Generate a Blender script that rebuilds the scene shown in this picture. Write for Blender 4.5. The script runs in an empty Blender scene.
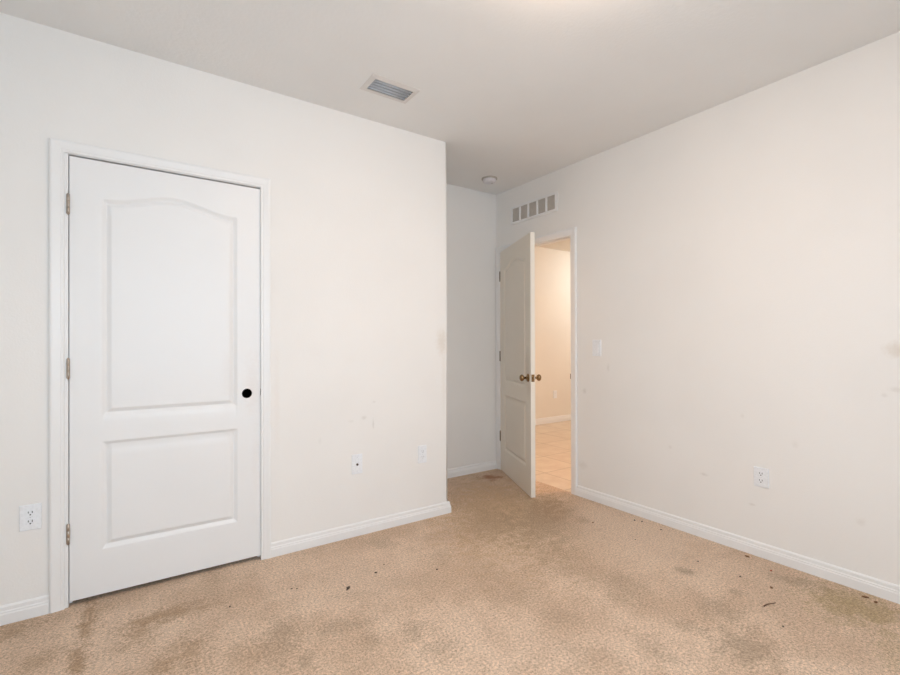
import bpy, bmesh, math, random
from mathutils import Vector, Matrix, noise
random.seed(4)
S = bpy.context.scene
COL = S.collection

# ------------------------------------------------------------------ camera
F_PX, YAW, PITCH, ROLL, CX, CY, CAM_H = 468.51, 0.6029, 0.0030, -0.0027, 450.29, 342.25, 1.2036
F = Vector((math.sin(YAW), math.cos(YAW), 0)); R = Vector((math.cos(YAW), -math.sin(YAW), 0)); U = Vector((0, 0, 1))
F2 = F * math.cos(PITCH) + U * math.sin(PITCH); U2 = U * math.cos(PITCH) - F * math.sin(PITCH)
R3 = R * math.cos(ROLL) + U2 * math.sin(ROLL); U3 = U2 * math.cos(ROLL) - R * math.sin(ROLL)
cam_data = bpy.data.cameras.new('camera'); cam = bpy.data.objects.new('camera', cam_data); COL.objects.link(cam)
m = Matrix((R3, U3, -F2)).transposed().to_4x4(); m.translation = Vector((0, 0, CAM_H)); cam.matrix_world = m
cam_data.sensor_width = 36; cam_data.lens = F_PX * 36 / 900
cam_data.shift_x = -(CX - 450) / 900; cam_data.shift_y = (CY - 337.5) / 900
cam_data.clip_start = 0.02
S.camera = cam

# ------------------------------------------------------------------ exposure, sky, daylight
S.view_settings.view_transform = 'Standard'; S.view_settings.look = 'None'
S.view_settings.gamma = 1; S.view_settings.use_curve_mapping = False
S.view_settings.exposure = 0.0
W = bpy.data.worlds.new('sky'); S.world = W; W.use_nodes = True
W.node_tree.nodes['Background'].inputs[0].default_value = (0.75, 0.86, 1.0, 1); W.node_tree.nodes['Background'].inputs[1].default_value = 1.0
DAY, LAMP, HALL, FAR = (34.5, 45.0, 54.5), (66.0, 49.0, 37.0), (132.0, 91.0, 69.0), (68.0, 74.0, 76.0)   # RGB strengths
def area_light(name, loc, rot, sx, sy, power, color):
    l = bpy.data.lights.new(name, 'AREA'); l.shape = 'RECTANGLE'; l.size = sx; l.size_y = sy; l.energy = power; l.color = color
    o = bpy.data.objects.new(name, l); COL.objects.link(o); o.location = loc; o.rotation_euler = rot; return o
# room plan (metres)
H = 2.64; YA = 2.764; XB = 2.9365; YC = 3.4763; XC = 1.8840; X0 = -0.95; Y0 = -0.85; WT = 0.12
area_light('window_daylight', (0.65, Y0 + 0.03, 1.45), (math.radians(72), 0, 0), 1.7, 1.25, max(DAY), tuple(v / max(max(DAY), 1e-6) for v in DAY))

# ------------------------------------------------------------------ materials
def newmat(name):
    mt = bpy.data.materials.new(name); mt.use_nodes = True
    return mt, mt.node_tree, mt.node_tree.nodes['Principled BSDF']
def N(nt, t, **kw):
    n = nt.nodes.new(t)
    for k, v in kw.items(): setattr(n, k, v)
    return n
def wpos(nt): return N(nt, 'ShaderNodeNewGeometry').outputs['Position']
def noise_(nt, pos, scale, detail=2, rough=0.5):
    n = N(nt, 'ShaderNodeTexNoise'); n.inputs['Scale'].default_value = scale; n.inputs['Detail'].default_value = detail; n.inputs['Roughness'].default_value = rough
    nt.links.new(pos, n.inputs['Vector']); return n.outputs['Fac']
def mathn(nt, op, a, b=None, c=None, clamp=False):
    n = N(nt, 'ShaderNodeMath', operation=op, use_clamp=clamp)
    for i, v in enumerate((a, b, c)):
        if v is None: continue
        if hasattr(v, 'links'): nt.links.new(v, n.inputs[i])
        else: n.inputs[i].default_value = v
    return n.outputs[0]
def ramp(nt, fac, a, b):
    n = N(nt, 'ShaderNodeMapRange', clamp=True, interpolation_type='SMOOTHSTEP'); nt.links.new(fac, n.inputs[0])
    n.inputs[1].default_value = a; n.inputs[2].default_value = b; return n.outputs[0]
def mixc(nt, fac, a, b, mode='MIX'):
    n = N(nt, 'ShaderNodeMix', data_type='RGBA', blend_type=mode)
    for v, i in ((fac, 0), (a, 6), (b, 7)):
        if hasattr(v, 'links'): nt.links.new(v, n.inputs[i])
        elif i == 0: n.inputs[0].default_value = v
        else: n.inputs[i].default_value = (*v, 1)
    return n.outputs[2]
def spot(nt, pos, wob, c, rad, rot=0.0, soft=0.6):
    """0..1 mask of one irregular stain: an ellipsoid with a wobbling edge; rot turns it about z"""
    mp = N(nt, 'ShaderNodeMapping', vector_type='TEXTURE'); nt.links.new(pos, mp.inputs['Vector'])
    mp.inputs['Location'].default_value = c; mp.inputs['Scale'].default_value = rad; mp.inputs['Rotation'].default_value = (0, 0, rot)
    ln = N(nt, 'ShaderNodeVectorMath', operation='LENGTH'); nt.links.new(mp.outputs[0], ln.inputs[0])
    d = mathn(nt, 'ADD', ln.outputs['Value'], wob)
    return ramp(nt, d, 1.0 + soft * .5, 1.0 - soft)
def bump(nt, bsdf, h, strength, dist):
    b = N(nt, 'ShaderNodeBump'); b.inputs['Strength'].default_value = strength; b.inputs['Distance'].default_value = dist
    nt.links.new(h, b.inputs['Height']); nt.links.new(b.outputs[0], bsdf.inputs['Normal'])
def paint(name, col, rough=0.6, spots=(), tex=0.25, scale=130, spec=0.3):
    mt, nt, bs = newmat(name); pos = wpos(nt)
    bs.inputs['Roughness'].default_value = rough; bs.inputs['Specular IOR Level'].default_value = spec
    c = mixc(nt, ramp(nt, noise_(nt, pos, 1.6, 3), .35, .7), col, tuple(x * .975 for x in col))
    if spots:
        w = mathn(nt, 'MULTIPLY', mathn(nt, 'SUBTRACT', noise_(nt, pos, 55, 4, .6), .5), 1.5)
        for (cc, rad, rgb, amt) in spots:
            c = mixc(nt, mathn(nt, 'MULTIPLY', spot(nt, pos, w, cc, rad, 0, .9), amt * .72), c, rgb)
    nt.links.new(c, bs.inputs['Base Color'])
    if tex: bump(nt, bs, noise_(nt, pos, scale, 3, .55), tex, .002)
    return mt
def plain(name, col, rough=.5, metal=0.0, spec=.5, em=None, es=0):
    mt, nt, bs = newmat(name); pos = wpos(nt)
    c = mixc(nt, ramp(nt, noise_(nt, pos, 90, 2), .4, .65), col, tuple(x * .94 for x in col)); nt.links.new(c, bs.inputs['Base Color'])
    bs.inputs['Roughness'].default_value = rough; bs.inputs['Metallic'].default_value = metal; bs.inputs['Specular IOR Level'].default_value = spec
    if em: bs.inputs['Emission Color'].default_value = (*em, 1); bs.inputs['Emission Strength'].default_value = es
    return mt
WALLC = (.885, .862, .828); GREY = (.50, .46, .40); YEL = (.52, .38, .22)
m_wall_left = paint('wall_paint_left', WALLC, spots=[
    ((1.236, YA, .735), (.016, .05, .012), GREY, .40), ((1.30, YA, .69), (.007, .05, .035), GREY, .42),
    ((1.305, YA, .83), (.014, .05, .008), GREY, .25), ((1.83, YA, 1.22), (.045, .05, .09), YEL, .34),
    ((1.845, YA, .95), (.02, .05, .25), YEL, .12), ((1.20, YA, .40), (.02, .05, .01), GREY, .14),
    ((1.15, YA, .72), (.02, .05, .01), GREY, .14), ((.95, YA, .62), (.01, .05, .02), GREY, .12),
    ((.70, YA, .9), (.02, .05, .3), (.62, .45, .33), .10)])
m_wall_right = paint('wall_paint_right', WALLC, spots=[
    ((XB, .61, 1.17), (.05, .05, .035), YEL, .40), ((XB, .62, .985), (.05, .028, .012), GREY, .28), ((XB, .66, .955), (.05, .012, .01), GREY, .25),
    ((XB, 1.50, .39), (.05, .022, .009), GREY, .35), ((XB, 1.23, .28), (.05, .018, .007), GREY, .35),
    ((XB, 1.72, .52), (.05, .014, .012), GREY, .22), ((XB, 2.20, 1.02), (.05, .012, .03), GREY, .25),
    ((XB, 2.42, .83), (.05, .018, .02), GREY, .35), ((XB, .75, .33), (.05, .02, .02), GREY, .2), ((XB, 1.02, .66), (.05, .015, .02), GREY, .14),
    ((XB, 2.44, .25), (.05, .05, .03), GREY, .22), ((XB, 1.28, .78), (.05, .012, .012), GREY, .16)])
m_wall = paint('wall_paint', WALLC, spots=[((2.25, YC, .95), (.012, .05, .012), GREY, .3)])
m_hall = paint('hallway_wall_paint', (.84, .79, .71))
m_ceil = paint('ceiling_paint', (.885, .876, .858), rough=.8, tex=.55, scale=55)
m_trim = paint('white_gloss_trim', (.88, .872, .858), rough=.38, tex=0, spec=.45)
m_door1 = paint('closet_door_paint', (.88, .875, .865), rough=.42, tex=0.06, scale=60, spec=.45, spots=[
    ((.575, YA, .985), (.05, .05, .16), (.66, .46, .34), .16), ((.44, YA, 1.05), (.025, .05, .14), (.66, .46, .34), .08), ((.585, YA, .55), (.02, .05, .2), (.66, .46, .34), .08)])
m_door2 = paint('entry_door_paint', (.90, .835, .73), rough=.42, tex=0.06, scale=60, spec=.45, spots=[
    ((2.61, 2.73, 1.02), (.06, .06, .14), (.42, .30, .18), .38), ((2.60, 2.70, .85), (.05, .05, .08), (.42, .30, .18), .2)])
m_plate = plain('white_plastic', (.885, .90, .92), .35)
m_plate_gap = plain('mid_grey_slot', (.5, .5, .5), .6)  # mid-grey for the low-contrast slots of two outlets
m_slot = plain('dark_slot', (.03, .03, .03), .7)
m_black = plain('bore_shade_black', (.012, .010, .009), .9, spec=.1)  # near-black colour in place of shade inside the knob hole
m_nickel = plain('satin_nickel', (.46, .40, .34), .38, .85)
m_hinge2 = plain('tarnished_hinge', (.27, .22, .17), .42, .7)
m_bronze = plain('aged_bronze', (.16, .11, .08), .4, .8)
m_brass = plain('antique_brass', (.34, .22, .11), .24, 1.0)
m_reg = plain('register_blade_metal', (.62, .65, .69), .45, .1)
m_regf = paint('register_frame_paint', (.76, .73, .70), rough=.5, tex=0)
m_duct = plain('duct_interior', (.05, .05, .055), .8)
m_gback = plain('grille_backing', (.34, .31, .28), .8)
m_louv = plain('grille_louver_metal', (.64, .59, .53), .5)
m_det = plain('detector_plastic', (.78, .76, .78), .45)
m_base_det = plain('detector_base_plastic', (.50, .45, .40), .5)
m_dark = plain('closet_shade_black', (.02, .018, .015), .9)  # near-black colour stands for the shade inside the shut closet
m_lamp = plain('lamp_glass', (.9, .88, .84), .4, em=tuple(v / max(max(LAMP), 1e-6) for v in LAMP), es=max(LAMP))
m_hlamp = plain('hallway_lamp_glass', (.9, .85, .8), .4, em=tuple(v / max(max(HALL), 1e-6) for v in HALL), es=max(HALL))
m_flamp = plain('far_hallway_lamp_glass', (.9, .85, .8), .4, em=tuple(v / max(max(FAR), 1e-6) for v in FAR), es=max(FAR))
m_glass, _nt, _bs = newmat('window_glass'); _bs.inputs['Transmission Weight'].default_value = 1; _bs.inputs['Roughness'].default_value = .02

def carpet_material():
    mt, nt, bs = newmat('worn_beige_carpet'); pos = wpos(nt)
    n_big = noise_(nt, pos, 2.3, 5, .62); n_mid = noise_(nt, pos, 9, 4, .6); n_tuft = noise_(nt, pos, 98, 3, .8); n_fine = noise_(nt, pos, 300, 2, .8)
    c = mixc(nt, ramp(nt, n_big, .38, .62), (.690, .515, .375), (.575, .410, .285))
    c = mixc(nt, mathn(nt, 'MULTIPLY', ramp(nt, mathn(nt, 'ADD', mathn(nt, 'MULTIPLY', n_mid, .5), mathn(nt, 'MULTIPLY', noise_(nt, pos, 26, 4, .7), .5)), .47, .66), .48), c, (.47, .325, .215))
    w = mathn(nt, 'ADD', mathn(nt, 'MULTIPLY', mathn(nt, 'SUBTRACT', noise_(nt, pos, 15, 5, .7), .5), 3.2), mathn(nt, 'MULTIPLY', mathn(nt, 'SUBTRACT', n_tuft, .5), 1.4))
    DK = (.33, .235, .15); BR = (.38, .245, .14); LT = (.70, .535, .40); RU = (.30, .12, .05); OL = (.40, .29, .15); AM = (.56, .37, .21)  # AM: brown alcove stain, lightened to make up for weak light there
    for x, y, rx, ry, rot, rgb, amt, soft in STAINS_AND_PATCHES(DK, BR, LT, RU, OL, AM):
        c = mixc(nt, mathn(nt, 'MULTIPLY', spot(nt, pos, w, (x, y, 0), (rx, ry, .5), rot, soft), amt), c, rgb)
    speck = ramp(nt, noise_(nt, pos, 92, 4, .85), .53, .62)
    c = mixc(nt, mathn(nt, 'MULTIPLY', speck, .52), c, (.26, .17, .105))
    g = mathn(nt, 'ADD', mathn(nt, 'MULTIPLY', n_tuft, .65), mathn(nt, 'MULTIPLY', n_fine, .35))
    shade = N(nt, 'ShaderNodeMapRange', clamp=True); nt.links.new(g, shade.inputs[0])
    shade.inputs[1].default_value = .36; shade.inputs[2].default_value = .62; shade.inputs[3].default_value = .58; shade.inputs[4].default_value = 1.52
    cb = N(nt, 'ShaderNodeVectorMath', operation='SCALE'); nt.links.new(c, cb.inputs[0]); nt.links.new(shade.outputs[0], cb.inputs['Scale'])
    nt.links.new(cb.outputs[0], bs.inputs['Base Color'])
    bs.inputs['Roughness'].default_value = .95; bs.inputs['Specular IOR Level'].default_value = .05
    bs.inputs['Sheen Weight'].default_value = .12; bs.inputs['Sheen Roughness'].default_value = .6
    bump(nt, bs, g, .8, .010)
    return mt
def STAINS_AND_PATCHES(DK, BR, LT, RU, OL, AM): return [   # x, y, rx, ry, turn, colour, amount, softness; LT rows are paler areas
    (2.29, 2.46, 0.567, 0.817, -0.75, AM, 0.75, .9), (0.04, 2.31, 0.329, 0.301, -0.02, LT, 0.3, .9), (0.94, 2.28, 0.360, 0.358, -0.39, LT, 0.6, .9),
    (2.72, 1.87, 0.459, 0.525, -0.97, LT, 0.9, .9), (2.73, 2.12, 0.209, 0.303, -0.91, LT, 0.6, .9), (2.60, 1.20, 0.470, 0.348, -1.14, LT, 0.3, .9),
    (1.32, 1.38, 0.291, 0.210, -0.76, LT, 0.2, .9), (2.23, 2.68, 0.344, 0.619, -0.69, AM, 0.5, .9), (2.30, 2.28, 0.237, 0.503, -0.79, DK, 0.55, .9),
    (2.55, 2.41, 0.153, 0.257, -0.81, BR, 0.65, .9), (1.98, 2.42, 0.199, 0.348, -0.69, DK, 0.4, .9), (2.56, 3.41, 0.273, 0.194, -0.64, DK, 0.2, .9),
    (2.69, 3.28, 0.108, 0.071, -0.69, RU, 0.85, .9), (2.65, 3.23, 0.053, 0.062, -0.69, RU, 0.6, .9), (2.55, 2.12, 0.061, 0.066, -0.88, BR, 0.45, .9),
    (2.00, 1.75, 0.165, 0.214, -0.85, DK, 0.22, .9), (2.02, 1.42, 0.123, 0.173, -0.96, DK, 0.38, .9), (1.55, 1.43, 0.097, 0.076, -0.83, DK, 0.32, .9),
    (1.02, 1.55, 0.077, 0.073, -0.58, DK, 0.32, .9), (1.72, 1.08, 0.072, 0.087, -1.01, DK, 0.32, .9), (2.42, 1.34, 0.050, 0.049, -1.07, DK, 0.75, .9),
    (2.42, 1.09, 0.038, 0.053, -1.15, DK, 0.49, .9), (2.20, 1.05, 0.097, 0.110, -1.13, DK, 0.49, .9), (2.01, 0.87, 0.117, 0.123, -1.16, DK, 0.65, .9),
    (1.96, 1.08, 0.078, 0.055, -1.07, DK, 0.43, .9), (2.73, 0.74, 0.185, 0.218, -1.31, OL, 0.76, .9), (2.77, 0.96, 0.134, 0.073, -1.24, DK, 0.54, .9),
    (2.75, 0.67, 0.175, 0.106, -1.33, OL, 0.54, .9), (2.46, 0.54, 0.051, 0.164, -1.35, OL, 0.38, .9), (1.69, 1.00, 0.061, 0.050, -1.03, DK, 0.22, .9),
    (0.52, 1.99, 0.075, 0.170, -0.26, DK, 0.54, .9), (0.75, 1.91, 0.153, 0.058, -0.38, DK, 0.43, .9), (0.80, 1.75, 0.052, 0.052, -0.43, DK, 0.43, .9),
    (0.56, 1.78, 0.049, 0.053, -0.30, DK, 0.49, .9), (0.99, 1.71, 0.060, 0.069, -0.52, DK, 0.49, .9), (0.36, 2.66, 0.061, 0.229, -0.14, DK, 0.18, .9),
    (1.26, 2.58, 0.103, 0.094, -0.46, DK, 0.35, .9), (1.46, 2.24, 0.080, 0.114, -0.58, DK, 0.25, .9), (1.55, 1.90, 0.104, 0.159, -0.69, DK, 0.2, .9),
    (0.88, 2.12, 0.131, 0.046, -0.39, DK, 0.19, .9), (-0.14, 2.68, 0.035, 0.122, 0.05, BR, 0.76, .9), (-0.15, 2.51, 0.033, 0.132, 0.06, BR, 0.81, .9),
    (-0.16, 2.29, 0.035, 0.139, 0.07, BR, 0.86, .9), (0.15, 2.44, 0.186, 0.073, -0.06, BR, 0.81, .9), (0.04, 2.34, 0.060, 0.114, -0.02, BR, 0.59, .9),
    (0.19, 2.09, 0.082, 0.130, -0.09, BR, 0.65, .9), (0.10, 2.06, 0.048, 0.070, -0.05, BR, 0.54, .9), (-0.40, 2.68, 0.102, 0.095, 0.15, BR, 0.7, .9),
    (-0.28, 2.37, 0.065, 0.076, 0.12, BR, 0.54, .9), (-0.08, 2.67, 0.060, 0.062, 0.03, BR, 0.27, .9), (-0.03, 2.28, 0.052, 0.057, 0.01, BR, 0.32, .9),
    (0.38, 1.96, 0.081, 0.081, -0.19, BR, 0.38, .9), (1.54, 1.66, 0.124, 0.090, -0.75, DK, 0.24, .9), (1.47, 1.19, 0.150, 0.091, -0.89, DK, 0.16, .9),
    (1.19, 2.05, 0.164, 0.075, -0.53, DK, 0.16, .9)]
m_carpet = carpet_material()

def tile_material():
    mt, nt, bs = newmat('beige_floor_tile'); pos = wpos(nt)
    sp = N(nt, 'ShaderNodeSeparateXYZ'); nt.links.new(pos, sp.inputs[0])
    T = .46
    def line(o, off):
        f = mathn(nt, 'FRACT', mathn(nt, 'DIVIDE', mathn(nt, 'ADD', o, -off + 20 * T), T))
        d = mathn(nt, 'MINIMUM', f, mathn(nt, 'SUBTRACT', 1.0, f)); return ramp(nt, d, .016, .009)
    g = mathn(nt, 'MAXIMUM', line(sp.outputs[0], 3.20), line(sp.outputs[1], 3.10))
    c = mixc(nt, ramp(nt, noise_(nt, pos, 6, 5, .65), .35, .68), (.74, .60, .45), (.66, .51, .37))
    c = mixc(nt, g, c, (.50, .38, .26)); nt.links.new(c, bs.inputs['Base Color'])
    bs.inputs['Roughness'].default_value = .35
    bump(nt, bs, mathn(nt, 'SUBTRACT', 1.0, g), .5, .002); return mt
m_tile = tile_material()

# ------------------------------------------------------------------ mesh helpers
def obj(name, bm, mat, parent=None, smooth=False, label=None, cat=None, group=None, kind=None, loc=None, rotz=0):
    me = bpy.data.meshes.new(name); bmesh.ops.recalc_face_normals(bm, faces=bm.faces[:]); bm.to_mesh(me); bm.free()
    for x in (mat if isinstance(mat, (list, tuple)) else [mat]): me.materials.append(x)
    if smooth:
        for p in me.polygons: p.use_smooth = True
    o = bpy.data.objects.new(name, me); COL.objects.link(o)
    if parent: o.parent = parent
    if loc: o.location = loc
    if rotz: o.rotation_euler = (0, 0, rotz)
    tag(o, label, cat, group, kind); return o
def tag(o, label=None, cat=None, group=None, kind=None):
    for k, v in (('label', label), ('category', cat), ('group', group), ('kind', kind)):
        if v: o[k] = v
    return o
def empty(name, loc, rotz=0, **kw):
    o = bpy.data.objects.new(name, None); COL.objects.link(o); o.location = loc; o.rotation_euler = (0, 0, rotz); o.empty_display_size = .1
    return tag(o, **kw)
def box(bm, x0, x1, y0, y1, z0, z1, bev=0, M=None):
    r = bmesh.ops.create_cube(bm, size=1)
    mm = Matrix.Translation(((x0 + x1) / 2, (y0 + y1) / 2, (z0 + z1) / 2)) @ Matrix.Diagonal((x1 - x0, y1 - y0, z1 - z0, 1))
    if M is not None: mm = M @ mm
    bmesh.ops.transform(bm, matrix=mm, verts=r['verts'])
    if bev:
        es = list({e for v in r['verts'] for e in v.link_edges}); bmesh.ops.bevel(bm, geom=es, offset=bev, segments=2, affect='EDGES', profile=.5)
    return bm
def nbox(*a, **k): return box(bmesh.new(), *a, **k)
def prism(bm, plan, z0, z1):
    b = [bm.verts.new((x, y, z0)) for x, y in plan]; t = [bm.verts.new((x, y, z1)) for x, y in plan]; n = len(plan)
    bm.faces.new(b[::-1]); bm.faces.new(t)
    for i in range(n): bm.faces.new((b[i], b[(i + 1) % n], t[(i + 1) % n], t[i]))
    return bm
def lathe(bm, prof, seg=24, M=None):
    """prof: (radius, height) pairs turned about local z"""
    rings = []
    for r, h in prof:
        if r < 1e-6: rings.append([bm.verts.new((0, 0, h))])
        else: rings.append([bm.verts.new((r * math.cos(2 * math.pi * i / seg), r * math.sin(2 * math.pi * i / seg), h)) for i in range(seg)])
    for a, b in zip(rings, rings[1:]):
        for i in range(seg):
            j = (i + 1) % seg
            if len(a) == 1 and len(b) == 1: continue
            if len(a) == 1: bm.faces.new((a[0], b[i], b[j]))
            elif len(b) == 1: bm.faces.new((a[i], a[j], b[0]))
            else: bm.faces.new((a[i], a[j], b[j], b[i]))
    if M is not None: bmesh.ops.transform(bm, matrix=M, verts=[v for r in rings for v in r])
    return bm
def slab_with_holes(bm, axis, u0, u1, v0, v1, d0, d1, holes):
    """a flat slab in the (u, v) plane, from depth d0 to d1, with rectangular openings; axis is the depth axis"""
    us = sorted({u0, u1, *[h[0] for h in holes], *[h[1] for h in holes]}); vs = sorted({v0, v1, *[h[2] for h in holes], *[h[3] for h in holes]})
    for a, b in zip(us, us[1:]):
        for c, d in zip(vs, vs[1:]):
            mu, mv = (a + b) / 2, (c + d) / 2
            if any(h[0] < mu < h[1] and h[2] < mv < h[3] for h in holes): continue
            if axis == 'x': box(bm, d0, d1, a, b, c, d)
            elif axis == 'y': box(bm, a, b, d0, d1, c, d)
            else: box(bm, a, b, c, d, d0, d1)
    bmesh.ops.remove_doubles(bm, verts=bm.verts[:], dist=1e-5)
    # drop the faces two neighbouring cells share
    seen = {}
    for f in bm.faces: seen.setdefault(tuple(sorted(v.index for v in f.verts)), []).append(f)
    bm.verts.index_update(); seen = {}
    for f in bm.faces: seen.setdefault(frozenset(v.index for v in f.verts), []).append(f)
    dead = [f for fs in seen.values() if len(fs) > 1 for f in fs]
    if dead: bmesh.ops.delete(bm, geom=dead, context='FACES')
    return bm
def struct(name, bm, mat, smooth=False, label=None, cat=None, parent=None):
    return obj(name, bm, mat, parent, smooth, label=label, cat=cat, kind=None if parent else 'structure')

# ------------------------------------------------------------------ the room shell
D1L, D1R, D1T = -.240, .630, 2.096            # rough opening of the closet door in the left wall
D2N, D2F, D2T = 2.537, 3.430, 2.096           # rough opening of the entry door in the right wall (near, far)
HX1, HY0, HY1 = 6.6, 1.6, 4.99                # hallway extents

fl = bmesh.new(); box(fl, X0, XB, Y0, YA, -.05, 0); box(fl, XC, XB, YA, YC, -.05, 0); box(fl, XB, XB + .012, 2.553, 3.416, -.05, 0); box(fl, D1L, D1R, YA, YA + WT, -.05, 0)
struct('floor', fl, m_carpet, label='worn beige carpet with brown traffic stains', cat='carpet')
struct('floor_hallway', nbox(XB + .012, HX1, HY0, HY1, -.06, -.003), m_tile, label='warm beige square tiles beyond the open door', cat='tile floor')
# ceiling with the opening of the air register
RX0, RX1, RY0, RY1 = 1.100, 1.343, 2.306, 2.428
cb = slab_with_holes(bmesh.new(), 'z', X0 - WT, XB + WT, Y0 - WT, YC + WT, H, H + .12, [(RX0, RX1, RY0, RY1)])
struct('ceiling', cb, m_ceil, label='off-white painted ceiling', cat='ceiling')
struct('ceiling_hallway', nbox(XB + WT, HX1, HY0, HY1, H, H + .1), m_hall, label='pale ceiling of the hallway past the open door', cat='ceiling')

# left wall, with a bullnose corner where the alcove begins
wl = slab_with_holes(bmesh.new(), 'y', X0, XC - .03, 0, H, YA, YA + WT, [(D1L, D1R, 0, D1T)])
r_ = .020; plan = [(XC - .03, YA)] + [(XC - r_ + r_ * math.sin(a), YA + r_ - r_ * math.cos(a)) for a in [math.pi / 2 * k / 8 for k in range(9)]] + [(XC, YC), (XC - .12, YC), (XC - .12, YA + WT), (XC - .03, YA + WT)]
prism(wl, plan, 0, H)
w = struct('wall_left', wl, m_wall_left, label='off-white wall around the closet door', cat='wall')
for p in w.data.polygons:
    c = p.center
    if c.x > XC - r_ and c.y < YA + r_ and abs(p.normal.z) < .1 and p.area < .02: p.use_smooth = True
struct('wall_alcove', nbox(XC - .12, XB + WT, YC, YC + WT, 0, H), m_wall, label='shaded off-white end wall of the door alcove', cat='wall')
wr = slab_with_holes(bmesh.new(), 'x', Y0, YC, 0, H, XB, XB + WT, [(D2N, D2F, 0, D2T)])
struct('wall_right', wr, m_wall_right, label='long off-white wall beside the open entry door', cat='wall')
WX0, WX1, WZ0, WZ1 = -.25, 1.55, .80, 2.10
struct('wall_back', slab_with_holes(bmesh.new(), 'y', X0, XB + WT, 0, H, Y0 - WT, Y0, [(WX0, WX1, WZ0, WZ1)]), m_wall, label='off-white window wall behind the viewer', cat='wall')
struct('wall_side', nbox(X0 - WT, X0, Y0 - WT, YA + WT, 0, H), m_wall, label='off-white side wall near the closet', cat='wall')
# window in the back wall
wf = bmesh.new(); slab_with_holes(wf, 'y', WX0, WX1, WZ0, WZ1, Y0 - .09, Y0 - .04, [(WX0 + .05, (WX0 + WX1) / 2 - .025, WZ0 + .05, WZ1 - .05), ((WX0 + WX1) / 2 + .025, WX1 - .05, WZ0 + .05, WZ1 - .05)])
win = struct('window_1', wf, m_trim, label='white double window in the back wall', cat='window')
obj('pane', nbox(WX0 + .05, WX1 - .05, Y0 - .068, Y0 - .062, WZ0 + .05, WZ1 - .05), m_glass, win)
obj('sill', nbox(WX0, WX1, Y0 - .04, Y0 + .02, WZ0 - .02, WZ0, bev=.004), m_trim, win)
# closet void behind the closet door (closed; its darkness is painted near-black)
cv = bmesh.new(); slab_with_holes(cv, 'z', -.75, XC - .12, YA + WT, YA + .70, H - .02, H, []); box(cv, -.77, -.75, YA + WT, YA + .70, 0, H); box(cv, -.77, XC - .12, YA + .70, YA + .72, 0, H)
struct('wall_closet', cv, m_dark, label='closet lining behind the closed door, shade painted in near-black', cat='wall')
struct('floor_closet', nbox(-.75, XC - .12, YA + WT, YA + .70, -.05, 0), m_dark, label='closet floor, shade painted in near-black', cat='floor')
# hallway shell
struct('wall_hallway_far', nbox(XB + WT, HX1, HY1, HY1 + .1, 0, H), m_hall, label='warm lit hallway wall past the open door', cat='wall')
struct('wall_hallway_end', nbox(HX1, HX1 + .1, HY0, HY1, 0, H), m_hall, label='hallway end wall', cat='wall')
struct('wall_hallway_near', nbox(XB + WT, HX1, HY0 - .1, HY0, 0, H), m_hall, label='hallway near wall', cat='wall')
struct('wall_hallway_side', nbox(XB + .02, XB + WT, YC + WT, HY1, 0, H), m_hall, label='hallway side wall beyond the alcove', cat='wall')

# ------------------------------------------------------------------ baseboards: one profile swept along the wall foot
BPROF = [(0, 0), (.014, 0), (.014, .043), (.0115, .048), (.0115, .054), (.0085, .058), (.0080, .073), (.004, .079), (0, .080)]   # (out from wall, up)
def baseboard(name, path, ends_out, label, prof=BPROF, mat=None):
    """path: plan points along the wall, room on the right-hand side of travel"""
    bm = bmesh.new(); n = len(path); rows = []
    for i, p in enumerate(path):
        p = Vector(p); ds = []
        if i > 0: ds.append((p - Vector(path[i - 1])).normalized())
        if i < n - 1: ds.append((Vector(path[i + 1]) - p).normalized())
        ns = [Vector((d.y, -d.x)) for d in ds]; nn = sum(ns, Vector((0, 0)))
        nn = nn / nn.dot(ns[0]) if len(ns) == 2 else ns[0]
        rows.append([bm.verts.new((p.x + nn.x * o, p.y + nn.y * o, z)) for o, z in prof])
    for a, b in zip(rows, rows[1:]):
        for k in range(len(prof)):
            l = (k + 1) % len(prof); bm.faces.new((a[k], a[l], b[l], b[k]))
    bm.faces.new(rows[0]); bm.faces.new(rows[-1][::-1])
    return struct(name, bm, mat or m_trim, label=label, cat='baseboard')
baseboard('baseboard_left', [(X0, YA), (-.292, YA)], 0, 'white baseboard between the side wall and the closet door')
baseboard('baseboard_corner', [(.665, YA), (XC, YA), (XC, YC)], 0, 'white baseboard from the closet door round the outside corner')
baseboard('baseboard_alcove', [(XC + .014, YC), (XB, YC)], 0, 'white baseboard at the end of the door alcove')
baseboard('baseboard_right', [(XB, 2.493), (XB, Y0)], 0, 'long white baseboard on the wall by the entry door')
baseboard('baseboard_back', [(XB - .014, Y0), (X0 + .014, Y0)], 0, 'white baseboard under the window')
baseboard('baseboard_side', [(X0, Y0), (X0, YA - .014)], 0, 'white baseboard on the side wall')
baseboard('baseboard_hallway', [(XB + WT, HY1), (HX1, HY1)], 0, 'white baseboard of the hallway', prof=[(o, z * 1.12) for o, z in BPROF])

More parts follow.
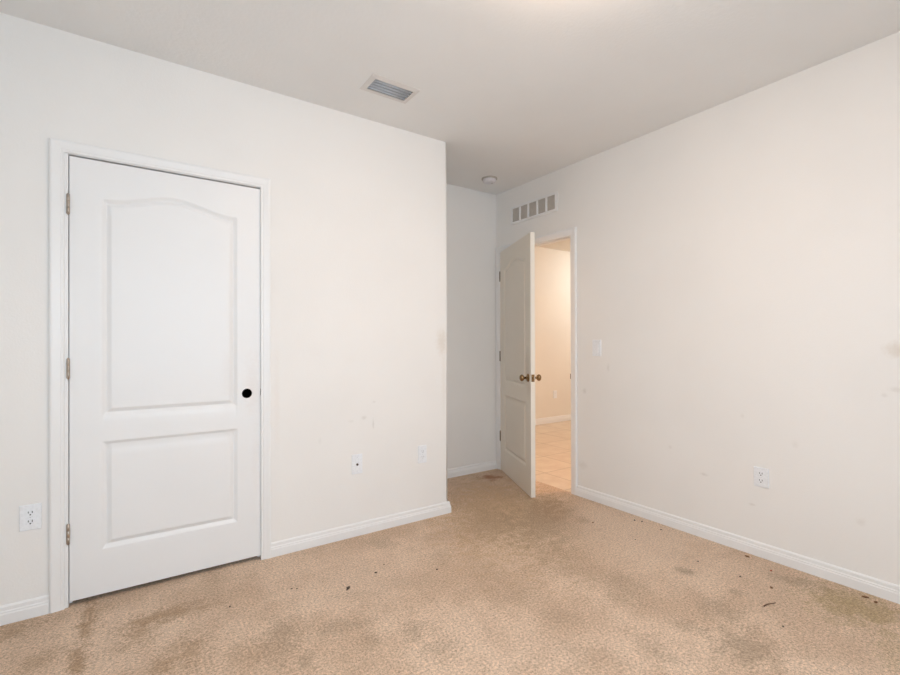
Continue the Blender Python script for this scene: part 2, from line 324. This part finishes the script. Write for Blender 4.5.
# ------------------------------------------------------------------ door casings (mitred colonial profile) and jambs
CPROF = [(0, 0), (0, .008), (.004, .0105), (.012, .0105), (.016, .0125), (.030, .0145), (.042, .0165), (.050, .0165), (.0565, .013), (.057, 0)]   # (outward from opening, proud of wall)
def casing_bm(P, a0, a1, top, z0=0.0, w=.057):
    """P maps (along, proud, z) to the room; opening a0..a1"""
    bm = bmesh.new(); s = w / .057; rows = []
    for o, t in CPROF:
        o *= s; rows.append([bm.verts.new(P(a0 - o, t, z0)), bm.verts.new(P(a0 - o, t, top + o)), bm.verts.new(P(a1 + o, t, top + o)), bm.verts.new(P(a1 + o, t, z0))])
    for k in range(len(rows)):
        a, b = rows[k], rows[(k + 1) % len(rows)]
        for i in range(3): bm.faces.new((a[i], b[i], b[i + 1], a[i + 1]))
    bm.faces.new([r[0] for r in rows]); bm.faces.new([r[3] for r in rows][::-1])
    return bm
def jamb_bm(P, a0, a1, top, r0, r1, depth, stop):
    """lining of the opening: inner faces at a0, a1, top; rough opening r0..r1; a stop strip runs at the given depth"""
    bm = bmesh.new()
    def bx(u0, u1, v0, v1, w0, w1):
        c = [P(u, v, w_) for u in (u0, u1) for v in (v0, v1) for w_ in (w0, w1)]
        xs, ys, zs = zip(*c); box(bm, min(xs), max(xs), min(ys), max(ys), min(zs), max(zs))
    bx(r0, a0, 0, -depth, 0, top); bx(a1, r1, 0, -depth, 0, top); bx(r0, r1, 0, -depth, top, top + .013)
    bx(a0, a0 + .011, -stop, -stop - .033, 0, top); bx(a1 - .011, a1, -stop, -stop - .033, 0, top); bx(a0 + .011, a1 - .011, -stop, -stop - .033, top - .011, top)
    return bm
PL = lambda a, t, z: (a, YA - t, z)
PR = lambda a, t, z: (XB - t, a, z)
PRH = lambda a, t, z: (XB + WT + t, a, z)
struct('trim_1', casing_bm(PL, -.238, .612, 2.083, w=.053), m_trim, label='white moulded casing around the closet door', cat='door casing')
j1 = struct('trim_2', jamb_bm(PL, -.2245, .615, 2.080, D1L, D1R, WT, .040), m_trim, label='white jamb of the closet door', cat='door jamb')
struct('trim_3', casing_bm(PR, 2.550, 3.417, 2.070), m_trim, label='white moulded casing around the open entry door', cat='door casing')
j2 = struct('trim_4', jamb_bm(PR, 2.552, 3.417, 2.080, D2N, D2F, WT, .040), m_trim, label='white jamb of the open entry door', cat='door jamb')
struct('trim_5', casing_bm(PRH, 2.552, 3.417, 2.080), m_trim, label='white casing on the hallway side of the entry door', cat='door casing')

# ------------------------------------------------------------------ two-panel arch-top moulded doors
DW, DH, DT = .834, 2.050, .035
def door_face_height(u, z):
    """how far the moulded face sinks at (u, z) of the leaf"""
    best = 0
    for (u0, u1, z0, z1, arch) in ((.120, .714, .839, 1.873, .055), (.120, .714, .212, .720, 0)):
        zt = z1 + arch * (.5 - .5 * math.cos(2 * math.pi * min(max((u - u0) / (u1 - u0), 0), 1))) ** 1.15
        sl = arch * math.pi / (u1 - u0) * math.sin(2 * math.pi * min(max((u - u0) / (u1 - u0), 0), 1))
        d = min(u - u0, u1 - u, z - z0, (zt - z) / math.sqrt(1 + sl * sl))
        if d <= 0: continue
        if d < .0185: h = -.0125 * d / .0185
        elif d < .037: h = -.0125 + .0115 * (d - .0185) / .0185
        else: h = -.0010
        best = h
    return best
def dense(lo, hi, bands, coarse, fine):
    s = {round(lo, 5), round(hi, 5)}; x = lo
    while x < hi:
        s.add(round(x, 5)); x += fine if any(a <= x <= b for a, b in bands) else coarse
    return sorted(s)
US = dense(0, DW, [(.117, .162), (.672, .717)], .012, .0025)
ZS = dense(0, DH, [(.209, .254), (.678, .723), (.836, .881), (1.830, 1.932)], .03, .0027)
def leaf_bm():
    """leaf in its own frame: x along the width from the hinge, y = depth (0 = face towards the room, +DT behind), z up"""
    bm = bmesh.new()
    g = {}
    for side, y, s in ((0, 0, 1), (1, DT, -1)):
        for i, u in enumerate(US):
            for k, z in enumerate(ZS): g[side, i, k] = bm.verts.new((u, y - s * door_face_height(u, z), z))
    nu, nz = len(US), len(ZS)
    for i in range(nu - 1):
        for k in range(nz - 1):
            a = [g[0, i, k], g[0, i + 1, k], g[0, i + 1, k + 1], g[0, i, k + 1]]; b = [g[1, i, k], g[1, i, k + 1], g[1, i + 1, k + 1], g[1, i + 1, k]]
            bm.faces.new(a); bm.faces.new(b)
    for i in range(nu - 1):
        for k in (0, nz - 1): bm.faces.new((g[0, i, k], g[1, i, k], g[1, i + 1, k], g[0, i + 1, k]))
    for k in range(nz - 1):
        for i in (0, nu - 1): bm.faces.new((g[0, i, k], g[0, i, k + 1], g[1, i, k + 1], g[1, i, k]))
    return bm
def smooth_faces(o):
    me = o.data; ny = [abs(p.normal.y) for p in me.polygons]
    for p in me.polygons: p.use_smooth = ny[p.index] > .3
    b = bmesh.new(); b.from_mesh(me)
    for e in b.edges:
        if len(e.link_faces) == 2 and e.link_faces[0].normal.dot(e.link_faces[1].normal) < .5: e.smooth = False
    b.to_mesh(me); b.free()
def knuckle_hinge(parent, z, mat, x=0.0, y=0.0, lw=.008):
    """butt hinge: barrel with pin tips at (x, y) and its two leaves"""
    bm = bmesh.new(); M = Matrix.Translation((x, y, z))
    lathe(bm, [(0, -.050), (.0035, -.049), (.0045, -.046), (.0045, -.045), (.0062, -.0445), (.0062, -.015), (.0056, -.0145), (.0056, -.0135), (.0062, -.013), (.0062, .013), (.0056, .0135), (.0056, .0145), (.0062, .015), (.0062, .0445), (.0045, .045), (.0045, .046), (.0035, .049), (0, .050)], 16, M)
    h = obj('hinge', bm, mat, parent, True)
    obj('hinge_leaf', box(bmesh.new(), x - lw, x, y + .003, y + .0055, z - .0445, z + .0445), mat, h)
    return h

# closed closet door
d1 = empty('door_1', (-.221, YA + .004, .023), label='closed white two-panel closet door with an empty knob hole', cat='door', kind='structure')
leaf1 = obj('door_leaf', leaf_bm(), m_door1, d1); smooth_faces(leaf1)
# real bore through the leaf where the knob is missing
BU, BZ, BR_ = .763, .909, .0262
cut = obj('bore_cutter', lathe(bmesh.new(), [(0, -.05), (BR_, -.05), (BR_, .08), (0, .08)], 40, Matrix.Translation((BU, 0, BZ)) @ Matrix.Rotation(math.radians(-90), 4, 'X')), m_black, d1)
md = leaf1.modifiers.new('bore', 'BOOLEAN'); md.operation = 'DIFFERENCE'; md.object = cut; md.solver = 'EXACT'
bpy.context.view_layer.update()
me2 = bpy.data.meshes.new_from_object(leaf1.evaluated_get(bpy.context.evaluated_depsgraph_get()))
leaf1.modifiers.clear(); leaf1.data = me2; bpy.data.objects.remove(cut)
tube = lathe(bmesh.new(), [(BR_ - .0003, .0010), (BR_ - .0003, DT - .001), (BR_ - .0012, DT - .001), (BR_ - .0012, .0010), (BR_ - .0003, .0010)], 40, Matrix.Translation((BU, 0, BZ)) @ Matrix.Rotation(math.radians(-90), 4, 'X'))  # added sleeve that paints the shade inside the bore
obj('bore_shade_sleeve', tube, m_black, d1, True, label='round hole where the knob is missing, its shade painted near-black')
for z in (1.826, 1.071, .313): knuckle_hinge(d1, z, m_nickel, -.0035, -.009)
# bronze strike plate with a bulging lip on the closet jamb
sp = bmesh.new(); lathe(sp, [(0, -.035), (.003, -.028), (.0048, -.012), (.005, 0), (.0048, .012), (.003, .028), (0, .035)], 12, Matrix.Translation((.6155, YA - .002, .936)))
obj('strike_plate', sp, m_bronze, j1, True, label='dark curved strike plate')

# open entry door, swung 25 degrees into the room
TH = math.radians(24.4)
hx, hy = XB - .008, 3.409
dirv = Vector((-math.sin(TH), -math.cos(TH)))            # along the leaf from the hinge
# local x -> dirv, local y (room face to hall face) -> perp pointing to the hallway
ang = math.atan2(dirv.y, dirv.x)
d2 = empty('door_2', (hx, hy, .004), rotz=ang, label='white two-panel entry door standing open into the room', cat='door', kind='structure')
leaf2 = obj('door_leaf', leaf_bm(), m_door2, d2); leaf2.scale = (1, 1, 2.068 / DH); smooth_faces(leaf2)
for z in (1.838, 1.080, .320): knuckle_hinge(d2, z, m_hinge2, -.003, -.004, .012)
def knob(parent, u, z, face_y, sgn, mat):
    """rosette, neck and rounded knob standing out of the face; sgn is the outward direction along local y"""
    M = Matrix.Translation((u, face_y, z)) @ Matrix.Rotation(math.radians(90 if sgn < 0 else -90), 4, 'X')
    k = obj('door_knob', lathe(bmesh.new(), [(0, .020), (.0095, .020), (.0095, .030), (.0130, .035), (.0215, .041), (.0262, .050), (.0262, .057), (.0215, .065), (.012, .0695), (0, .0705)], 32, M), mat, parent, True, label='round antique brass knob')
    obj('rosette', lathe(bmesh.new(), [(0, 0), (.0325, 0), (.0330, .003), (.0290, .0075), (.0140, .0110), (.0120, .0200), (.0095, .021), (0, .021)], 32, M), mat, k, True)
    return k
knob(d2, DW - .060, .928, 0, -1, m_brass)
knob(d2, DW - .060, .928, DT, 1, m_brass)
lp = obj('latch_plate', nbox(DW - .0005, DW + .0015, .005, .030, .900, .957, bev=.0006), m_brass, d2, label='brass latch plate in the door edge')
obj('latch_bolt', nbox(DW + .001, DW + .011, .012, .024, .921, .936, bev=.002), m_brass, lp)
# strike plate on the entry jamb
st = nbox(XB + .006, XB + .034, 2.5525, 2.5540, .905, .972); box(st, XB - .011, XB + .006, 2.5490, 2.5540, .918, .960, bev=.001)
obj('strike_plate', st, m_bronze, j2, label='dark strike plate with a lip')

# ------------------------------------------------------------------ wall plates.  Local frame: x across, y out of the wall, z up; the wall is at y = 0
def wall_frame(name, where, wall, **kw):
    a, z = where
    if wall == 'left': return empty(name, (a, YA, z), math.pi, **kw)          # outward = -Y
    if wall == 'right': return empty(name, (XB, a, z), math.pi / 2, **kw)     # outward = -X
    return empty(name, (a, HY1, z), math.pi, **kw)
def rounded_plate(w, h, t, bev=.003):
    bm = nbox(-w / 2, w / 2, 0, t, -h / 2, h / 2); es = [e for e in bm.edges if all(abs(v.co.y - t) < 1e-6 for v in e.verts)]
    bmesh.ops.bevel(bm, geom=es, offset=bev, segments=3, affect='EDGES', profile=.6); return bm
def face_disc(rx, rz, y0, y1, cx, cz, flat=None):
    """receptacle face: ellipse clipped flat at the sides"""
    bm = bmesh.new(); pts = []
    for i in range(36):
        a = 2 * math.pi * i / 36; z = rz * math.sin(a)
        if flat: z = max(-flat, min(flat, z))
        pts.append((cx + rx * math.cos(a), cz + z))
    b = [bm.verts.new((x, y0, z)) for x, z in pts]; t = [bm.verts.new((x, y1, z)) for x, z in pts]
    bm.faces.new(t); bm.faces.new(b[::-1])
    for i in range(36): bm.faces.new((b[i], b[(i + 1) % 36], t[(i + 1) % 36], t[i]))
    return bm
def screw(parent, x, y, z, r=.0032):
    s = obj('screw', lathe(bmesh.new(), [(0, 0), (r, 0), (r * .8, .0010), (0, .0013)], 14, Matrix.Translation((x, y, z)) @ Matrix.Rotation(math.radians(-90), 4, 'X')), m_plate, parent, True)
    obj('slot', nbox(x - r * .7, x + r * .7, y + .0011, y + .0015, z - .0004, z + .0004), m_slot, s); return s
def outlet(where, wall, label, w=.073, h=.116, slots=m_slot):
    o = wall_frame('wall_outlet', where, wall, label=label, cat='outlet', group=None)
    obj('cover_plate', rounded_plate(w, h, .0065), m_plate, o)
    for s in (-1, 1):
        cz = s * .0195
        rc = obj('receptacle', face_disc(.0175, .0172, .0055, .0082, 0, cz, .0142), m_plate, o)
        g = bmesh.new(); box(g, -.0080, -.0052, .0080, .0086, cz - .001, cz + .0085); box(g, .0052, .0080, .0080, .0086, cz + .000, cz + .0080)
        obj('blade_slots', g, slots, rc)
        obj('ground_hole', face_disc(.0029, .0029, .0080, .0086, 0, cz - .0070), slots, rc)
    screw(o, 0, .0062, 0); return o
m_slot_soft = plain('worn_grey_slot', (.14, .13, .12), .7)
outlet((-.3545, .4415), 'left', 'white duplex outlet beside the closet door hinges, near the baseboard', .074, .112)
outlet((1.6655, .4455), 'left', 'white duplex outlet nearest the outside wall corner', .066, .119, m_plate_gap)
outlet((1.1815, .4475), 'right', 'white duplex outlet low on the long bare wall by the entry door', .076, .108)
outlet((5.372, .425), 'hall', 'small white outlet on the hallway wall seen through the doorway', .075, .118, m_plate_gap)
# coax plate
cx_ = wall_frame('coax_plate', (1.187, .4485), 'left', label='white cable plate with one dark coax socket between closet door and corner', cat='wall plate')
obj('cover_plate', rounded_plate(.070, .122, .0065), m_plate, cx_)
cn = obj('coax_connector', lathe(bmesh.new(), [(0, 0), (.0075, 0), (.0075, .003), (.0050, .0035), (.0048, .0095), (.0030, .0095), (.0030, .004), (0, .004)], 18, Matrix.Translation((0, .006, -.002)) @ Matrix.Rotation(math.radians(-90), 4, 'X')), m_bronze, cx_, True, label='dark metal coax socket')
obj('socket_core', face_disc(.0042, .0042, .0105, .0158, 0, -.002), m_slot, cn)
for z in (-.044, .044): screw(cx_, 0, .0062, z)
# rocker switch
sw = wall_frame('light_switch', (2.300, 1.168), 'right', label='white rocker light switch on the wall beside the entry door', cat='light switch')
obj('cover_plate', rounded_plate(.078, .124, .0065), m_plate, sw)
rk = bmesh.new()
vs = [rk.verts.new(p) for p in [(-.0165, .005, -.033), (.0165, .005, -.033), (.0165, .005, .033), (-.0165, .005, .033), (-.0165, .0125, -.033), (.0165, .0125, -.033), (.0165, .0075, .033), (-.0165, .0075, .033)]]
for f in ((0, 1, 2, 3), (4, 5, 6, 7), (0, 1, 5, 4), (1, 2, 6, 5), (2, 3, 7, 6), (3, 0, 4, 7)): rk.faces.new([vs[i] for i in f])
obj('rocker', rk, m_plate, sw)
for z in (-.048, .048): screw(sw, 0, .0062, z)

# ------------------------------------------------------------------ return air grille above the entry door
GY0, GY1, GZ0, GZ1 = 2.686, 3.258, 2.302, 2.463
gr = empty('return_air_grille', (XB, (GY0 + GY1) / 2, (GZ0 + GZ1) / 2), math.pi / 2, label='white five-section air grille high on the wall above the entry door', cat='air vent')
gw, gh = GY1 - GY0, GZ1 - GZ0; iw, ih = gw - .048, gh - .040; nsec = 5; mul = .019; secw = (iw - 4 * mul) / 5
holes = [(-iw / 2 + k * (secw + mul), -iw / 2 + k * (secw + mul) + secw, -ih / 2, ih / 2) for k in range(5)]
fb = slab_with_holes(bmesh.new(), 'y', -gw / 2, gw / 2, -gh / 2, gh / 2, .003, .013, holes)
fo = [e for e in fb.edges if all(v.co.y > .012 for v in e.verts) and len(e.link_faces) == 2 and abs(e.link_faces[0].normal.dot(e.link_faces[1].normal)) < .5]
bmesh.ops.recalc_face_normals(fb, faces=fb.faces[:]); box(fb, -gw / 2 + .002, gw / 2 - .002, 0, .003, -gh / 2 + .002, -gh / 2 + .010); box(fb, -gw / 2 + .002, gw / 2 - .002, 0, .003, gh / 2 - .010, gh / 2 - .002)
obj('frame', fb, m_trim, gr)
obj('backing', nbox(-iw / 2 - .004, iw / 2 + .004, .0004, .0018, -ih / 2 - .004, ih / 2 + .004), m_gback, gr)
for (a, b, c, d) in holes:
    sb = bmesh.new(); n = 11
    for i in range(n):
        z = c + (i + .5) * (d - c) / n
        box(sb, a, b, -.0006, .0006, -.0052, .0052, M=Matrix.Translation((0, .0062, z)) @ Matrix.Rotation(math.radians(-38), 4, 'X'))
    obj('louver_panel', sb, m_louv, gr)
for s in (-1, 1): screw(gr, s * (gw / 2 - .012), .0128, 0, .0035)

# ------------------------------------------------------------------ ceiling supply register
OX0, OX1, OY0, OY1 = 1.074, 1.368, 2.276, 2.456
rg = empty('ceiling_register', ((OX0 + OX1) / 2, (OY0 + OY1) / 2, H), 0, label='rectangular ceiling air register with grey curved blades', cat='air vent')
ccx, ccy = rg.location.x, rg.location.y
rf = slab_with_holes(bmesh.new(), 'z', OX0 - ccx, OX1 - ccx, OY0 - ccy, OY1 - ccy, -.006, 0, [(RX0 - ccx + .003, RX1 - ccx - .003, RY0 - ccy + .003, RY1 - ccy - .003)])
for v in rf.verts:
    if v.co.z < -.003 and (abs(v.co.x - (OX0 - ccx)) < .001 or abs(v.co.x - (OX1 - ccx)) < .001 or abs(v.co.y - (OY0 - ccy)) < .001 or abs(v.co.y - (OY1 - ccy)) < .001): v.co.z = -.0015
obj('frame', rf, m_regf, rg)
du = bmesh.new(); x0, x1, y0, y1 = RX0 - ccx, RX1 - ccx, RY0 - ccy, RY1 - ccy
for q in ((x0 - .002, x0 + .001, y0, y1, 0, .11), (x1 - .001, x1 + .002, y0, y1, 0, .11), (x0, x1, y0 - .002, y0 + .001, 0, .11), (x0, x1, y1 - .001, y1 + .002, 0, .11), (x0, x1, y0, y1, .105, .11)): box(du, *q)
obj('duct_box', du, m_duct, rg)
for i in range(4):     # short curved blades that throw the air towards the closet wall
    yb = y0 + .020 + i * .0265; bl = bmesh.new(); pts = []
    for k in range(7):
        a = math.radians(90 * k / 6); pts.append((yb + .008 * (1 - math.cos(a)), .005 - .0100 * math.sin(a)))
    for sgn in (1,):
        lo = [[bl.verts.new((x, y, z + dz)) for (y, z) in pts] for x in (x0 + .004, x1 - .004) for dz in (0, .0012)]
        a0, a1, b0, b1 = lo
        for k in range(6):
            bl.faces.new((a0[k], a0[k + 1], b0[k + 1], b0[k])); bl.faces.new((a1[k], b1[k], b1[k + 1], a1[k + 1]))
            bl.faces.new((a0[k], a1[k], a1[k + 1], a0[k + 1])); bl.faces.new((b0[k], b0[k + 1], b1[k + 1], b1[k]))
        bl.faces.new((a0[0], b0[0], b1[0], a1[0])); bl.faces.new((a0[6], a1[6], b1[6], b0[6]))
    obj('blade', bl, m_reg, rg, True)

# ------------------------------------------------------------------ smoke detector
sd = empty('smoke_detector', (2.592, 3.158, H), 0, label='small round white smoke detector on the alcove ceiling', cat='smoke detector')
MF = Matrix.Rotation(math.pi, 4, 'X')
obj('mounting_base', lathe(bmesh.new(), [(0, 0), (.068, 0), (.068, .009), (.064, .011), (0, .011)], 40, MF), m_base_det, sd, True)
obj('housing', lathe(bmesh.new(), [(0, .010), (.056, .010), (.058, .014), (.057, .026), (.050, .036), (.040, .040), (.018, .041), (0, .041)], 40, MF), m_det, sd, True)
obj('test_button', lathe(bmesh.new(), [(0, .041), (.009, .041), (.008, .0425), (0, .043)], 20, MF @ Matrix.Translation((.02, .01, 0))), m_base_det, sd, True)

# ------------------------------------------------------------------ ceiling lamps (just above the frame, and in the hallway)
def dome_lamp(x, y, glass, label, r=.17):
    o = empty('ceiling_lamp', (x, y, H), 0, label=label, cat='ceiling light')
    obj('ceiling_pan', lathe(bmesh.new(), [(0, 0), (r * 1.04, 0), (r * 1.12, .036), (r * 1.09, .042), (r * .9, .040), (0, .040)], 40, MF), m_trim, o, True)  # rim widened past the dome to keep lamp light off the ceiling
    obj('glass_dome', lathe(bmesh.new(), [(r * .84, .040), (r, .044), (r * .96, .058), (r * .86, .078), (r * .66, .097), (r * .4, .109), (0, .114)], 32, MF), glass, o, True)
    obj('finial', lathe(bmesh.new(), [(0, .112), (.008, .112), (.010, .118), (.006, .125), (0, .128)], 16, MF), m_nickel, o, True)
    return o
dome_lamp(1.24, 1.02, m_lamp, 'round white flush ceiling lamp in the middle of the room')
dome_lamp(4.20, 2.10, m_hlamp, 'round warm ceiling lamp of the hallway, nearest the entry door', .15)
dome_lamp(6.15, 4.05, m_flamp, 'round ceiling lamp at the far end of the hallway', .15)

# ------------------------------------------------------------------ crumbs and bits on the carpet
m_crumb = plain('dark_crumb', (.09, .065, .048), .8); m_red = plain('rust_red_scrap', (.42, .09, .04), .7); m_twig = plain('brown_twig', (.12, .065, .035), .8); m_tan = plain('brown_flake', (.22, .11, .05), .8)
def crumb(name, x, y, s, mat, label, group=None, flat=.6, ln=1.0, rot=0, cat='crumb'):
    bm = bmesh.new(); bmesh.ops.create_icosphere(bm, subdivisions=2, radius=1)
    sd_ = Vector((x * 7, y * 7, 3))
    for v in bm.verts: v.co *= 1 + .35 * noise.noise(v.co * 1.3 + sd_)
    bmesh.ops.transform(bm, matrix=Matrix.Diagonal((s * .85 * ln, s * .85, s * .85 * flat, 1)), verts=bm.verts)
    mz = min(v.co.z for v in bm.verts); bmesh.ops.translate(bm, vec=(0, 0, -mz), verts=bm.verts)
    return obj(name, bm, mat, None, True, label=label, cat=cat, group=group, loc=(x, y, 0), rotz=rot)
crumb('carpet_crumb', .893, 2.187, .0095, m_crumb, 'black crumb in front of the coax plate, the largest on the carpet', ln=1.6, rot=.6)
crumb('carpet_crumb', .882, 2.176, .0050, m_crumb, 'tiny dark crumb touching the side of the largest black crumb')
crumb('carpet_crumb', .664, 2.343, .0048, m_crumb, 'tiny dark speck nearest the latch side of the closet door')
crumb('carpet_crumb', .684, 2.328, .0045, m_crumb, 'second tiny dark speck a finger away from the one nearest the closet latch')
crumb('carpet_crumb', 1.073, 2.253, .0065, m_crumb, 'dark crumb below the cable plate, nearer the camera of a pair', ln=1.4)
crumb('carpet_crumb', 1.148, 2.310, .0045, m_crumb, 'tiny crumb below the cable plate, nearer the wall of a pair')
crumb('carpet_crumb', 1.354, 2.098, .0055, m_crumb, 'dark crumb alone on the carpet in front of the outside corner', ln=1.5)
crumb('carpet_crumb', .385, 2.345, .0050, m_crumb, 'tiny dark crumb in front of the middle of the closet door')
crumb('carpet_crumb', 2.581, 1.354, .0060, m_crumb, 'black crumb in the middle of the bright carpet below the bare wall outlet')
crumb('carpet_crumb', 2.592, 1.144, .0058, m_crumb, 'dark crumb between the black crumb and the brown twig')
crumb('carpet_crumb', 2.285, .840, .0050, m_crumb, 'dark speck just in front of the brown twig')
crumb('carpet_crumb', 2.828, 1.912, .0075, m_crumb, 'dark crumb by the long baseboard, farther out of two', ln=1.5, rot=.5)
crumb('carpet_crumb', 2.850, 1.871, .0065, m_crumb, 'dark crumb by the long baseboard, close against the wall', ln=1.6)
crumb('carpet_crumb', 2.828, 1.721, .0060, m_crumb, 'dark crumb next along the long baseboard towards the camera', ln=1.4)
crumb('carpet_crumb', 2.557, 1.723, .0055, m_crumb, 'tiny dark crumb on the pale carpet off the long baseboard')
crumb('carpet_crumb', 2.566, 2.048, .0060, m_tan, 'thin brown crumb on the pale carpet in front of the entry doorway', ln=2.2, rot=.3)
crumb('paper_scrap', 2.794, 1.081, .0065, m_red, 'small rust red scrap on the carpet near the long baseboard', ln=1.3, cat='scrap')
crumb('paper_scrap', 2.60, 1.005, .0065, m_tan, 'curled orange brown scrap behind the brown twig', ln=1.5, rot=1.0, cat='scrap')
crumb('leaf_flake', 2.847, .673, .0085, m_tan, 'brown flake by the long baseboard at the picture edge', ln=1.5, cat='flake')
crumb('leaf_flake', 2.865, .716, .0080, m_tan, 'thin brown flake beside the other flake, nearer the doorway', ln=2.2, rot=-.9, cat='flake')
crumb('leaf_flake', 2.868, 1.228, .0080, m_tan, 'thin brown flake against the long baseboard below the outlet', ln=2.0, rot=1.4, cat='flake')
# twig
tb = bmesh.new(); prev = None
A_, B_ = Vector((2.383, .951, .006)), Vector((2.451, .933, .008))
for i in range(6):
    t = i / 5; c = A_.lerp(B_, t) + Vector((0, .002 * math.sin(t * 5), .002 * math.sin(t * 3))); rr = .0031 * (1 - .35 * t)
    ring = [tb.verts.new((c.x, c.y + rr * math.cos(a), c.z + rr * math.sin(a))) for a in [2 * math.pi * k / 8 for k in range(8)]]
    if prev:
        for k in range(8): tb.faces.new((prev[k], prev[(k + 1) % 8], ring[(k + 1) % 8], ring[k]))
    else: tb.faces.new(ring)
    prev = ring
tb.faces.new(prev[::-1])
obj('twig', tb, m_twig, None, True, label='short brown twig lying on the carpet', cat='twig')
